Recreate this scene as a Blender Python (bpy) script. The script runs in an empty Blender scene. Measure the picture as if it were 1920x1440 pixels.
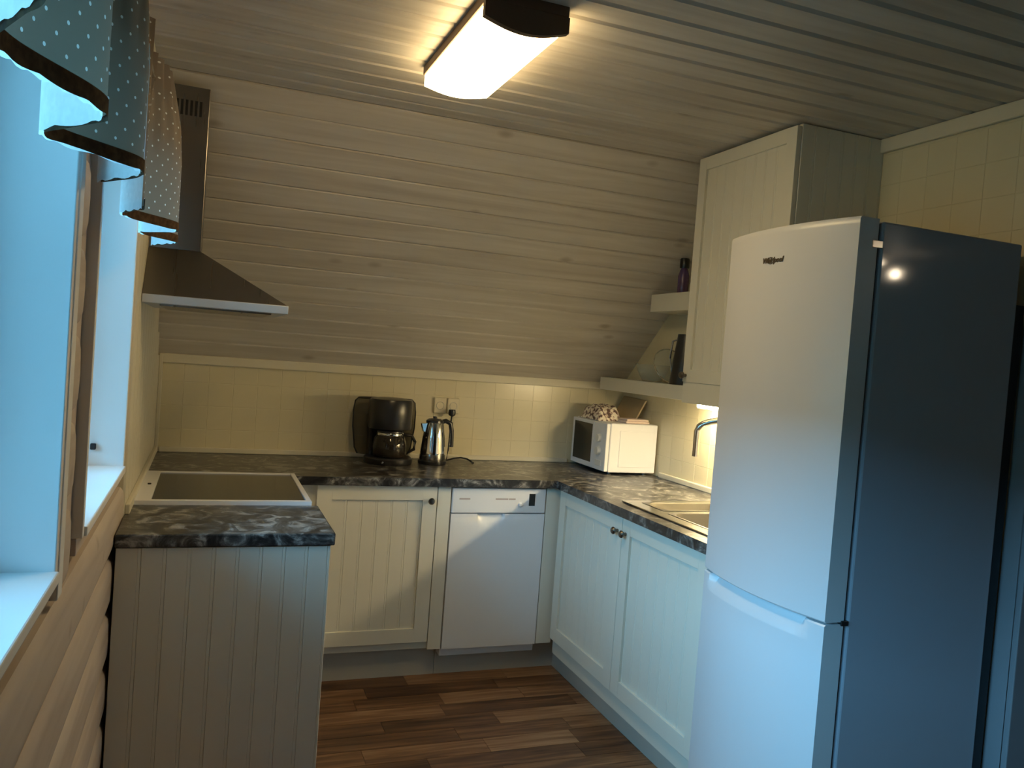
import bpy, bmesh, math, random
from mathutils import Vector, Matrix
random.seed(7)
C = bpy.context.scene.collection
S = bpy.context.scene

# ---------------------------------------------------------------- camera
cd = bpy.data.cameras.new('camera'); cam = bpy.data.objects.new('camera', cd); C.objects.link(cam)
CAM = Vector((-1.5279, -3.359, 1.4491))
yaw, pit, rol = (math.radians(a) for a in (20.7436, -1.9125, 4.3079))
Fw = Vector((math.sin(yaw)*math.cos(pit), math.cos(yaw)*math.cos(pit), math.sin(pit)))
r0 = Vector((math.cos(yaw), -math.sin(yaw), 0)); u0 = r0.cross(Fw)
Rt = r0*math.cos(rol) + u0*math.sin(rol); Up = -r0*math.sin(rol) + u0*math.cos(rol)
mw = Matrix((Rt, Up, -Fw)).transposed().to_4x4(); mw.translation = CAM
cam.matrix_world = mw
cd.sensor_width = 36; cd.lens = 1515.38*36/1920; cd.clip_start = .02
S.camera = cam

# ---------------------------------------------------------------- world, daylight, exposure
W_ = bpy.data.worlds.new('dusk_sky'); S.world = W_; W_.use_nodes = True
nt = W_.node_tree; bg = nt.nodes['Background']
bg.inputs[0].default_value = (.20, .59, .95, 1); bg.inputs[1].default_value = 19.0
S.view_settings.view_transform = 'Standard'; S.view_settings.look = 'None'
S.view_settings.gamma = 1; S.view_settings.use_curve_mapping = False
S.view_settings.exposure = 0.0
LAMP = 20.0          # ceiling lamp diffuser
LAMPCOL = (1, .73, .35)
UNDER = 120.0         # lamp under the wall cupboard

ZW1, ZW0 = 2.00, 1.055       # window head and sill heights
WIN = {1: (-3.50, -1.92), 2: (-1.60, -.82)}
for n, (a, b) in WIN.items():
    l = bpy.data.lights.new('sky_portal', 'AREA'); l.shape = 'RECTANGLE'
    l.size = ZW1-ZW0; l.size_y = b-a; l.cycles.is_portal = True
    o = bpy.data.objects.new('sky_portal', l); C.objects.link(o)
    o.location = (-1.99, (a+b)/2, (ZW0+ZW1)/2); o.rotation_euler = (0, -math.pi/2, 0)

# ---------------------------------------------------------------- materials
MATS = {}
def mat(name, col, rough=.5, metal=0, spec=.5, **kw):
    m = bpy.data.materials.new(name); m.use_nodes = True
    b = m.node_tree.nodes['Principled BSDF']
    b.inputs['Base Color'].default_value = (*col, 1); b.inputs['Roughness'].default_value = rough
    b.inputs['Metallic'].default_value = metal; b.inputs['Specular IOR Level'].default_value = spec
    for k, v in kw.items(): b.inputs[k.replace('_', ' ')].default_value = v
    MATS[name] = m
    return m
def nodes(m): return m.node_tree.nodes, m.node_tree.links, m.node_tree.nodes['Principled BSDF']
def N(m, t, **kw):
    n = m.node_tree.nodes.new(t)
    for k, v in kw.items(): setattr(n, k, v)
    return n
def ramp(m, stops):
    r = N(m, 'ShaderNodeValToRGB'); e = r.color_ramp.elements
    e[0].position, e[0].color = stops[0][0], (*stops[0][1], 1)
    e[1].position, e[1].color = stops[-1][0], (*stops[-1][1], 1)
    for p, c in stops[1:-1]:
        q = e.new(p); q.color = (*c, 1)
    return r
def wood(name, stops, scale=(1.2, 22, 22), rough=.5, rnd=.25, knots=0, bump=.05, spec=.4, tint=None):
    """grain along local X, shifted for every board by its random number"""
    m = mat(name, (1, 1, 1), rough, spec=spec); n, L, b = nodes(m)
    tc = N(m, 'ShaderNodeTexCoord'); oi = N(m, 'ShaderNodeObjectInfo')
    mul = N(m, 'ShaderNodeMath', operation='MULTIPLY'); mul.inputs[1].default_value = 37.0
    L.new(oi.outputs['Random'], mul.inputs[0])
    add = N(m, 'ShaderNodeVectorMath', operation='ADD')
    L.new(tc.outputs['Object'], add.inputs[0]); L.new(mul.outputs[0], add.inputs[1])
    mp = N(m, 'ShaderNodeMapping'); mp.inputs['Scale'].default_value = scale
    L.new(add.outputs[0], mp.inputs['Vector'])
    no = N(m, 'ShaderNodeTexNoise'); no.inputs['Scale'].default_value = 1.6; no.inputs['Detail'].default_value = 6
    no.inputs['Distortion'].default_value = .8; L.new(mp.outputs[0], no.inputs['Vector'])
    mx = N(m, 'ShaderNodeMath', operation='MULTIPLY_ADD'); mx.inputs[1].default_value = rnd; mx.inputs[2].default_value = -rnd/2
    L.new(oi.outputs['Random'], mx.inputs[0])
    sm = N(m, 'ShaderNodeMath', operation='ADD'); L.new(no.outputs['Fac'], sm.inputs[0]); L.new(mx.outputs[0], sm.inputs[1])
    r = ramp(m, stops); L.new(sm.outputs[0], r.inputs[0])
    out = r.outputs[0]
    if knots:
        mk = N(m, 'ShaderNodeMapping'); mk.inputs['Scale'].default_value = (3.2, 6, 6); L.new(add.outputs[0], mk.inputs['Vector'])
        vo = N(m, 'ShaderNodeTexVoronoi'); vo.inputs['Scale'].default_value = 1.0; vo.inputs['Randomness'].default_value = 1; L.new(mk.outputs[0], vo.inputs['Vector'])
        kr = ramp(m, [(.045, (knots, knots, knots)), (.13, (0, 0, 0))]); L.new(vo.outputs['Distance'], kr.inputs[0])
        mi = N(m, 'ShaderNodeMix', data_type='RGBA'); L.new(kr.outputs[0], mi.inputs[0]); L.new(out, mi.inputs[6])
        mi.inputs[7].default_value = (.16, .10, .05, 1); out = mi.outputs[2]
    L.new(out, b.inputs['Base Color'])
    bp = N(m, 'ShaderNodeBump'); bp.inputs['Strength'].default_value = bump; bp.inputs['Distance'].default_value = .01
    L.new(no.outputs['Fac'], bp.inputs['Height']); L.new(bp.outputs[0], b.inputs['Normal'])
    return m
def mottled(m, c2, scale=4, amt=.3, bump=0):
    n, L, b = nodes(m); tc = N(m, 'ShaderNodeTexCoord'); no = N(m, 'ShaderNodeTexNoise')
    no.inputs['Scale'].default_value = scale; no.inputs['Detail'].default_value = 5
    L.new(tc.outputs['Object'], no.inputs['Vector'])
    c1 = b.inputs['Base Color'].default_value[:3]
    r = ramp(m, [(.5-amt, c1), (.5+amt, c2)]); L.new(no.outputs['Fac'], r.inputs[0]); L.new(r.outputs[0], b.inputs['Base Color'])
    if bump:
        bp = N(m, 'ShaderNodeBump'); bp.inputs['Strength'].default_value = bump; bp.inputs['Distance'].default_value = .002
        L.new(no.outputs['Fac'], bp.inputs['Height']); L.new(bp.outputs[0], b.inputs['Normal'])
    return m

pine = wood('whitewashed_pine', [(.25, (.52, .47, .41)), (.5, (.61, .565, .50)), (.75, (.69, .65, .59))], (1.0, 16, 16), .46, .16, .4)
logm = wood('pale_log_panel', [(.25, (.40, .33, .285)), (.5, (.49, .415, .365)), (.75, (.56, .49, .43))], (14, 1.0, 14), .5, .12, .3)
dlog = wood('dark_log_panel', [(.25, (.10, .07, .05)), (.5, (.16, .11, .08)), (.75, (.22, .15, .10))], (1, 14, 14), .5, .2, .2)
plank = wood('brown_floor_plank', [(.15, (.055, .025, .012)), (.42, (.165, .080, .036)), (.60, (.28, .148, .070)), (.85, (.45, .28, .16))], (1.8, 24, 24), .42, .38, .12, .03)
paint = mottled(mat('cream_white_paint', (.71, .69, .60), .38), (.75, .73, .64), 3)
trimw = mottled(mat('white_trim_paint', (.64, .60, .48), .4), (.68, .64, .52), 4)
dtrim = mottled(mat('grey_corner_trim', (.26, .26, .28), .5), (.30, .30, .32), 5)
jambw = mottled(mat('white_window_paint', (.78, .78, .77), .4), (.82, .82, .81), 4)
casem = mottled(mat('taupe_casing_paint', (.46, .38, .33), .5), (.52, .43, .37), 5)
enamel = mottled(mat('white_appliance_enamel', (.80, .80, .82), .28), (.82, .82, .84), 2)
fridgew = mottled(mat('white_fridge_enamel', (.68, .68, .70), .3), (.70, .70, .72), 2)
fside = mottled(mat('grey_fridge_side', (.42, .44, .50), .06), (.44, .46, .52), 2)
tilem = mottled(mat('cream_tile_board', (.66, .60, .42), .22), (.71, .65, .47), 3, .3, .15)
plinthm = mottled(mat('grey_plinth_paint', (.50, .48, .42), .45), (.54, .52, .46), 4)
steel = mat('brushed_steel', (.26, .24, .225), .3, 1)
n, L, b = nodes(steel); tc = N(steel, 'ShaderNodeTexCoord'); mp = N(steel, 'ShaderNodeMapping'); mp.inputs['Scale'].default_value = (60, 3, 3)
no = N(steel, 'ShaderNodeTexNoise'); no.inputs['Scale'].default_value = 1; L.new(tc.outputs['Object'], mp.inputs[0]); L.new(mp.outputs[0], no.inputs['Vector'])
rr = ramp(steel, [(.3, (.27, .27, .27)), (.7, (.31, .31, .31))]); L.new(no.outputs['Fac'], rr.inputs[0]); L.new(rr.outputs[0], b.inputs['Roughness'])
edgem = mottled(mat('satin_steel_edge', (.55, .57, .60), .45, .55), (.58, .60, .63), 6)
bright = mottled(mat('bright_steel', (.72, .70, .66), .18, 1), (.76, .74, .70), 8)
pewter = mottled(mat('dark_pewter', (.14, .12, .10), .3, 1), (.20, .17, .14), 30)
bowlsteel = mottled(mat('satin_bowl_steel', (.30, .28, .25), .32, 1), (.34, .32, .29), 8)
chrome = mottled(mat('polished_chrome', (.78, .77, .75), .08, 1), (.82, .81, .79), 8)
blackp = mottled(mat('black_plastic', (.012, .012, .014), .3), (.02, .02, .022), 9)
blackg = mottled(mat('black_glass', (.012, .011, .010), .1), (.016, .015, .013), 6)
brownm = mottled(mat('brown_lamp_cap', (.10, .055, .03), .5), (.14, .08, .045), 10)
darkgap = mottled(mat('dark_joint', (.05, .04, .03), .9), (.06, .05, .04), 9)
plastw = mottled(mat('white_plastic', (.78, .76, .70), .4), (.80, .78, .72), 9)
cloth_p = mottled(mat('pale_pink_cloth', (.75, .58, .50), .9), (.8, .66, .58), 30, .3, .3)
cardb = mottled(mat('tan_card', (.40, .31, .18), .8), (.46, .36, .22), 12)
purple = mottled(mat('purple_bottle', (.09, .05, .12), .25), (.12, .07, .15), 12)
def glassy(name, col, rough=.04, alpha=.25):
    m = mat(name, col, rough); n, L, b = nodes(m)
    tr = N(m, 'ShaderNodeBsdfTransparent'); tr.inputs[0].default_value = (*[min(1, .55+.45*c) for c in col], 1)
    tc = N(m, 'ShaderNodeTexCoord'); no = N(m, 'ShaderNodeTexNoise'); no.inputs['Scale'].default_value = 6
    L.new(tc.outputs['Object'], no.inputs['Vector'])
    mr = N(m, 'ShaderNodeMapRange'); mr.inputs['To Min'].default_value = alpha-.03; mr.inputs['To Max'].default_value = alpha+.03
    L.new(no.outputs['Fac'], mr.inputs[0])
    mx = N(m, 'ShaderNodeMixShader'); L.new(mr.outputs[0], mx.inputs[0]); L.new(tr.outputs[0], mx.inputs[1]); L.new(b.outputs[0], mx.inputs[2])
    L.new(mx.outputs[0], m.node_tree.nodes['Material Output'].inputs[0]); return m
dglass = glassy('dark_jug_glass', (.03, .025, .02), .04, .8)
clear = glassy('clear_glass', (.75, .78, .74), .03, .22)
smoky = glassy('smoky_plastic', (.16, .14, .12), .08, .13)
pane = bpy.data.materials.new('window_glass'); pane.use_nodes = True
n = pane.node_tree.nodes; L = pane.node_tree.links; n.remove(n['Principled BSDF'])
tr = n.new('ShaderNodeBsdfTransparent'); tr.inputs[0].default_value = (.93, .96, .96, 1); gl = n.new('ShaderNodeBsdfGlossy'); gl.inputs['Roughness'].default_value = .02
fr = n.new('ShaderNodeFresnel'); fr.inputs[0].default_value = 1.35; mx = n.new('ShaderNodeMixShader')
L.new(fr.outputs[0], mx.inputs[0]); L.new(tr.outputs[0], mx.inputs[1]); L.new(gl.outputs[0], mx.inputs[2]); L.new(mx.outputs[0], n['Material Output'].inputs[0])

# worktop: dark slate laminate with pale cloudy veins
worktop = mat('dark_slate_laminate', (.03, .03, .035), .3); n, L, b = nodes(worktop)
tc = N(worktop, 'ShaderNodeTexCoord'); a1 = N(worktop, 'ShaderNodeTexNoise'); a1.inputs['Scale'].default_value = 13; a1.inputs['Detail'].default_value = 9; a1.inputs['Roughness'].default_value = .68; a1.inputs['Distortion'].default_value = 1.3
L.new(tc.outputs['Object'], a1.inputs['Vector'])
r = ramp(worktop, [(.36, (.010, .010, .012)), (.47, (.030, .029, .029)), (.55, (.10, .098, .095)), (.64, (.34, .335, .32))])
L.new(a1.outputs['Fac'], r.inputs[0]); L.new(r.outputs[0], b.inputs['Base Color'])

def emis(name, col, s):
    m = mat(name, col, .5); n, L, b = nodes(m); b.inputs['Emission Color'].default_value = (*col, 1); b.inputs['Emission Strength'].default_value = s; return m
diffuser = emis('lit_lamp_diffuser', LAMPCOL, LAMP)
tubelit = emis('lit_under_lamp', (1, .80, .46), UNDER)
bulblit = emis('lit_spot_bulb', (1, .80, .55), 60)

# valance cloth: brown with white dots, lets daylight through
def cloth(name, c1, c2, trans, dots):
    m = mat(name, c1, .9, spec=.1); n, L, b = nodes(m)
    col = None
    if dots:
        uv = N(m, 'ShaderNodeUVMap'); sx = N(m, 'ShaderNodeSeparateXYZ'); L.new(uv.outputs[0], sx.inputs[0])
        p = .034
        def lattice(off):
            out = []
            for i in (0, 1):
                d = N(m, 'ShaderNodeMath', operation='DIVIDE'); d.inputs[1].default_value = p; L.new(sx.outputs[i], d.inputs[0])
                a = N(m, 'ShaderNodeMath', operation='ADD'); a.inputs[1].default_value = off; L.new(d.outputs[0], a.inputs[0])
                f = N(m, 'ShaderNodeMath', operation='FRACT'); L.new(a.outputs[0], f.inputs[0])
                s = N(m, 'ShaderNodeMath', operation='SUBTRACT'); s.inputs[1].default_value = .5; L.new(f.outputs[0], s.inputs[0])
                q = N(m, 'ShaderNodeMath', operation='POWER'); q.inputs[1].default_value = 2; L.new(s.outputs[0], q.inputs[0]); out.append(q)
            t = N(m, 'ShaderNodeMath', operation='ADD'); L.new(out[0].outputs[0], t.inputs[0]); L.new(out[1].outputs[0], t.inputs[1]); return t
        m1, m2 = lattice(0), lattice(.5)
        mn = N(m, 'ShaderNodeMath', operation='MINIMUM'); L.new(m1.outputs[0], mn.inputs[0]); L.new(m2.outputs[0], mn.inputs[1])
        lt = N(m, 'ShaderNodeMath', operation='LESS_THAN'); lt.inputs[1].default_value = .0042; L.new(mn.outputs[0], lt.inputs[0])
        mi = N(m, 'ShaderNodeMix', data_type='RGBA'); mi.inputs[6].default_value = (*c1, 1); mi.inputs[7].default_value = (*c2, 1)
        L.new(lt.outputs[0], mi.inputs[0]); col = mi.outputs[2]
    else:
        tc = N(m, 'ShaderNodeTexCoord'); no = N(m, 'ShaderNodeTexNoise'); no.inputs['Scale'].default_value = 90; L.new(tc.outputs['Object'], no.inputs['Vector'])
        r = ramp(m, [(.35, c1), (.65, c2)]); L.new(no.outputs['Fac'], r.inputs[0]); col = r.outputs[0]
    L.new(col, b.inputs['Base Color'])
    tl = N(m, 'ShaderNodeBsdfTranslucent'); L.new(col, tl.inputs[0])
    mx = N(m, 'ShaderNodeMixShader'); mx.inputs[0].default_value = trans; L.new(b.outputs[0], mx.inputs[1]); L.new(tl.outputs[0], mx.inputs[2])
    L.new(mx.outputs[0], m.node_tree.nodes['Material Output'].inputs[0]); return m
dotted = cloth('dotted_brown_cloth', (.27, .205, .15), (.85, .82, .76), .42, True)
lacem = cloth('white_lining', (.84, .84, .84), (.9, .9, .9), .55, False)
fringem = cloth('dark_brown_fringe', (.05, .03, .02), (.09, .055, .03), .05, False)

# patterned paper packet
packet = mat('patterned_paper', (.7, .6, .45), .6); n, L, b = nodes(packet); tc = N(packet, 'ShaderNodeTexCoord'); vo = N(packet, 'ShaderNodeTexNoise'); vo.inputs['Scale'].default_value = 55; vo.inputs['Detail'].default_value = 2
L.new(tc.outputs['Object'], vo.inputs['Vector']); r = ramp(packet, [(.42, (.10, .06, .05)), (.50, (.55, .42, .34)), (.56, (.80, .74, .62))]); L.new(vo.outputs['Fac'], r.inputs[0]); L.new(r.outputs[0], b.inputs['Base Color'])

# ---------------------------------------------------------------- mesh helpers
WL = {}
class MB:
    def __init__(s): s.v = []; s.f = []; s.uv = None
    def add(s, vs, fs):
        o = len(s.v); s.v += [tuple(p) for p in vs]; s.f += [tuple(i+o for i in f) for f in fs]; return s
    def box(s, x0, x1, y0, y1, z0, z1):
        x0, x1 = sorted((x0, x1)); y0, y1 = sorted((y0, y1)); z0, z1 = sorted((z0, z1))
        return s.add([(x, y, z) for z in (z0, z1) for y in (y0, y1) for x in (x0, x1)],
                     [(0, 2, 3, 1), (4, 5, 7, 6), (0, 1, 5, 4), (2, 6, 7, 3), (0, 4, 6, 2), (1, 3, 7, 5)])
    def hexa(s, bot, top):      # two quads, counter-clockwise from above
        return s.add(list(bot)+list(top), [(3, 2, 1, 0), (4, 5, 6, 7), (0, 1, 5, 4), (1, 2, 6, 5), (2, 3, 7, 6), (3, 0, 4, 7)])
    def prism(s, poly, fn, a0, a1):   # poly in 2D, fn(u,v,a) -> xyz
        n = len(poly)
        return s.add([fn(u, v, a0) for u, v in poly]+[fn(u, v, a1) for u, v in poly],
                     [tuple(range(n-1, -1, -1)), tuple(range(n, 2*n))]+[(i, (i+1) % n, n+(i+1) % n, n+i) for i in range(n)])
    def lathe(s, prof, c=(0, 0, 0), n=28, axis='Z'):
        vs = []; m = len(prof)
        for k in range(n):
            a = 2*math.pi*k/n
            for r, h in prof:
                p = (r*math.cos(a), r*math.sin(a), h)
                if axis == 'X': p = (h, p[0], p[1])
                if axis == 'Y': p = (p[0], h, p[1])
                vs.append((c[0]+p[0], c[1]+p[1], c[2]+p[2]))
        fs = [(k*m+i, ((k+1) % n)*m+i, ((k+1) % n)*m+i+1, k*m+i+1) for k in range(n) for i in range(m-1)]
        if prof[0][0] > 1e-6: fs.append(tuple(k*m for k in range(n-1, -1, -1)))
        if prof[-1][0] > 1e-6: fs.append(tuple(k*m+m-1 for k in range(n)))
        return s.add(vs, fs)
    def tube(s, path, r, n=8, closed=False):
        P = [Vector(p) for p in path]; vs = []; m = len(P); up = Vector((.13, .21, 1)).normalized()
        for i, p in enumerate(P):
            if closed: t = P[(i+1) % m]-P[i-1]
            else: t = P[min(i+1, m-1)]-P[max(i-1, 0)]
            t.normalize(); a = t.cross(up)
            if a.length < .05: a = t.cross(Vector((1, 0, 0)))
            a.normalize(); bb = t.cross(a); rr = r[i] if isinstance(r, (list, tuple)) else r
            vs += [p+a*rr*math.cos(2*math.pi*k/n)+bb*rr*math.sin(2*math.pi*k/n) for k in range(n)]
        fs = [(i*n+k, i*n+(k+1) % n, ((i+1) % m)*n+(k+1) % n, ((i+1) % m)*n+k) for i in range(m if closed else m-1) for k in range(n)]
        if not closed: fs += [tuple(range(n-1, -1, -1)), tuple((m-1)*n+k for k in range(n))]
        return s.add(vs, fs)
    def mesh(s, name, origin, m, bev=0, smooth=False, seg=2):
        me = bpy.data.meshes.new(name); o = Vector(origin)
        me.from_pydata([Vector(p)-o for p in s.v], [], s.f)
        bm = bmesh.new(); bm.from_mesh(me)
        if s.uv:
            ly = bm.loops.layers.uv.new('UVMap'); bm.verts.ensure_lookup_table()
            for f in bm.faces:
                for l in f.loops: l[ly].uv = s.uv[l.vert.index]
        else:
            bmesh.ops.remove_doubles(bm, verts=bm.verts, dist=1e-6)
            bmesh.ops.recalc_face_normals(bm, faces=bm.faces)
        if bev:
            es = [e for e in bm.edges if len(e.link_faces) == 2 and e.calc_face_angle(0) > .6]
            bmesh.ops.bevel(bm, geom=es, offset=bev, segments=seg, profile=.5, affect='EDGES', clamp_overlap=True)
        bm.to_mesh(me); bm.free(); me.materials.append(m)
        if smooth:
            for p in me.polygons: p.use_smooth = True
            try: me.set_sharp_from_angle(angle=math.radians(38))
            except Exception: pass
        return me
    def build(s, name, m, parent=None, bev=0, smooth=False, origin=None, **kw):
        if origin is None:
            xs, ys, zs = zip(*s.v); origin = ((min(xs)+max(xs))/2, (min(ys)+max(ys))/2, min(zs))
        me = s.mesh(name, origin, m, bev, smooth and not bev)
        return place(name, me, parent, origin, **kw)
def place(name, me, parent, origin, **kw):
    o = bpy.data.objects.new(name, me); C.objects.link(o); origin = Vector(origin)
    if parent: o.parent = parent; o.location = origin-WL[parent.name]
    else: o.location = origin
    WL[o.name] = origin
    for k, v in kw.items(): o[k] = v
    return o
def empty(name, loc, **kw):
    o = bpy.data.objects.new(name, None); C.objects.link(o); o.location = loc; o.empty_display_size = .1
    WL[o.name] = Vector(loc)
    for k, v in kw.items(): o[k] = v
    return o
def thing(name, loc, label, cat, group=None):
    o = empty(name, loc, label=label, category=cat)
    if group: o['group'] = group
    return o
def struct(name, loc): return empty(name, loc, kind='structure')
def B(*a): return MB().box(*a)

# ---------------------------------------------------------------- dimensions
XL, YB, XR = -1.729, .6265, .642       # left wall face, back wall face, right wall face
ZC = 2.305; SY, SZ = -.45, 1.345       # ceiling, where the slope starts and ends
HW = .90                                # worktop height
sl = math.hypot(YB-SY, ZC-SZ); ey = Vector((0, (SY-YB)/sl, (ZC-SZ)/sl)); ez = Vector((0, -ey.z, ey.y))
def slope_z(y): return SZ+(YB-y)*(ZC-SZ)/(YB-SY)

# ---------------------------------------------------------------- structure
floor = B(XL-.3, 3.7, -5.3, YB+.15, -.06, -.004).build('floor', darkgap, kind='structure')
pw = .105; y = YB+.1; row = 0
while y > -5.2:
    x = XL-.02-random.uniform(0, .5)
    while x < 3.6:
        ln = random.choice((.36, .46, .58, .70)) if y > -1.5 and x < .7 else random.choice((1.7, 2.1))
        a, b2 = max(x, XL-.02), min(x+ln, 3.6)
        if b2-a > .05 and (a < .75 or y < -1.0):
            B(a+.0008, b2-.0008, y-pw+.0008, y-.0008, -.004, 0).build('floor_plank', plank, floor)
        x += ln
    y -= pw; row += 1

# ceiling and slope boards share one V-groove profile
ceiling = B(XL-.3, 3.7, -5.3, SY+.02, ZC+.012, ZC+.09).build('ceiling', darkgap, kind='structure')
MB().box(XR+.1, 3.7, SY, YB+.1, ZC, ZC+.08).build('ceiling_slab', pine, ceiling)
def vboard(p, ln, name, g=.0045, gap=.001):
    prof = [(.0, -.012), (.0, -g), (g, 0), (p-g-gap, 0), (p-gap, -g), (p-gap, -.012)]
    return MB().prism(prof, lambda u, v, a: (a, u, v), 0, ln).mesh(name, (0, 0, 0), pine)
pc = .1035
mA = vboard(pc, XR+.10-XL+.02, 'ceiling_board', .0085, .004); mB = vboard(pc, 3.6-XL, 'ceiling_board', .0085, .004)
k = 0; y = SY
while y > -5.2:
    o = place('ceiling_board', mA if y > -1.75 else mB, ceiling, (XL-.01, y, ZC)); o.rotation_euler = (math.pi, 0, 0)
    y -= pc; k += 1
wslope = struct('wall_slope', (0, YB, SZ))
def slp(x, s, h): return Vector((x, YB, SZ))+ey*s+ez*h
MB().hexa([slp(XL-.2, 0, -.05), slp(XR+.1, 0, -.05), slp(XR+.1, sl+.05, -.05), slp(XL-.2, sl+.05, -.05)],
          [slp(XL-.2, 0, -.0119), slp(XR+.1, 0, -.0119), slp(XR+.1, sl+.05, -.0119), slp(XL-.2, sl+.05, -.0119)]).build('slope_backing', darkgap, wslope)
nb = 14; ps = sl/nb
mS = vboard(ps, XR-XL+.02, 'slope_board')
for i in range(nb):
    o = place('slope_board', mS, wslope, slp(XL-.01, i*ps, 0))
    o.rotation_euler = Matrix((Vector((1, 0, 0)), ey, ez)).transposed().to_euler()

# back wall: low wall of square tile board
wback = B(XL-.2, XR+.1, YB+.0012, YB+.14, 0, SZ+.03).build('wall_back', tilem, kind='structure')
tp = .108
tme = {}
def tile(axis, a, z, w, h, parent):
    key = (axis, round(w, 3), round(h, 3))
    if key not in tme:
        q = MB()
        if axis == 'Y': q.box(0, w-.0016, 0, .006, 0, h-.0016)
        else: q.box(0, .006, 0, w-.0016, 0, h-.0016)
        tme[key] = q.mesh('wall_tile', (0, 0, 0), tilem, .0009, False, 1)
    place('wall_tile', tme[key], parent, (a, YB, z) if axis == 'Y' else (XR, a, z))
zrows = [HW+i*tp for i in range(5)]
x = XL
while x < XR-.02:
    w = min(tp, XR-x)
    for z in zrows:
        h = min(tp, SZ-z)
        if h > .02: tile('Y', x, z, w, h, wback)
    x += tp
# right partition wall
wright = B(XR+.0012, XR+.104, -1.77, YB+.1, 0, ZC).build('wall_right', tilem, kind='structure')
for i in range(14):
    for z in zrows: tile('X', YB-(i+1)*tp, z, tp, min(tp, 1.34-z) if z > 1.3 else tp, wright)
for i in range(6):
    for j in range(4): tile('X', -1.10-(i+1)*tp, 2.25-(j+1)*tp, tp, tp, wright)
B(XR-.016, XR, -1.77, -1.12, 2.255, ZC-.001).build('trim_1', trimw, bev=.004, kind='structure')
MB().box(XR-.012, XR+.004, -1.772, -1.715, 0, ZC-.05).box(XR-.012, XR+.115, -1.788, -1.772, 0, ZC-.001).build('trim_2', dtrim, bev=.003, kind='structure')
B(XL, XR, YB-.014, YB, SZ-.038, SZ+.004).build('trim_3', trimw, bev=.004, kind='structure')
B(XL, XL+.016, YB-.016, YB, HW, SZ).build('trim_4', trimw, bev=.003, kind='structure')
B(XL+.02, .33, YB-.014, YB, HW, HW+.024).build('trim_5', trimw, bev=.004, kind='structure')
B(XR-.016, XR, -1.18, .16, HW, HW+.026).build('trim_6', trimw, bev=.004, kind='structure')

# adjoining dark room: log wall beyond the partition, far walls
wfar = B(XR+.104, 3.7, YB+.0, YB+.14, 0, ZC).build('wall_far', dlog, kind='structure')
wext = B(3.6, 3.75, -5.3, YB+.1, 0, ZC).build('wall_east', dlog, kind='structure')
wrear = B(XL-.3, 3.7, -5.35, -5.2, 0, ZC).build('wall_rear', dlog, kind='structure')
def logprof(p, d=.030):
    pts = [(.004, 0)]
    for i in range(9):
        t = i/8; a = math.pi*t; pts.append((.004+(p-.008)*(.5-.5*math.copysign(abs(math.cos(a))**.52, math.cos(a))), d*abs(math.sin(a))**.52))
    return pts+[(p-.004, 0)]
lp = .15; LZ = [-.06+lp*i for i in range(17)]
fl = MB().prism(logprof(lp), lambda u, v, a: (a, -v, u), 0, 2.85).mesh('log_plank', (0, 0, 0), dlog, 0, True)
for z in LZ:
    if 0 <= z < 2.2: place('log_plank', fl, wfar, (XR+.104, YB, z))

# left log wall with two window openings
XW = XL-.032
wleft = struct('wall_left', (XW-.1, -2.2, 0))
YS = -5.2
def lw(y0, y1, z0, z1): B(XW-.20, XW, y0, y1, z0, z1).build('wall_core', darkgap if y1 < -.7 else trimw, wleft)
o1, o2 = WIN[1], WIN[2]; g = .022
lw(YS, YB+.1, 0, ZW0-g); lw(YS, YB+.1, ZW1+g, ZC)
lw(YS, o1[0]-g, ZW0-g, ZW1+g); lw(o1[1]+g, o2[0]-g, ZW0-g, ZW1+g); lw(o2[1]+g, YB+.1, ZW0-g, ZW1+g)
lmesh = {}
def log(y0, y1, z):
    k = (round(y1-y0, 3))
    if k not in lmesh: lmesh[k] = MB().prism(logprof(lp), lambda u, v, a: (v, a, u), 0, y1-y0).mesh('log_plank', (0, 0, 0), logm, 0, True)
    place('log_plank', lmesh[k], wleft, (XW, y0, z))
CW = {1: (.07, .06), 2: (.19, .05)}        # casing widths: toward camera, away
for z in LZ:
    if z < .98: log(YS, -.76, z)
    elif z < ZW1+.02:
        log(YS, o1[0]-.12, z); log(o1[1]+CW[1][1], o2[0]-CW[2][0], z)
    elif z < ZC-.02: log(YS, -.76, z)
# flat white boards from the second window to the back corner
y = -.764
while y < YB-.01:
    w = min(.116, YB-y); z0, z1 = .0, min(slope_z(y+w)-.005, ZC-.002)
    prof = [(0, 0), (0, .026), (.003, .032), (w-.0045, .032), (w-.0015, .026), (w-.0015, 0)]
    MB().prism(prof, lambda u, v, a: (XW+v, y+u, a), z0, z1).build('panel_board', trimw, wleft)
    y += w
B(XL, XL+.014, -.75, YB, HW, HW+.03).build('trim_7', trimw, bev=.003, kind='structure')

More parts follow.
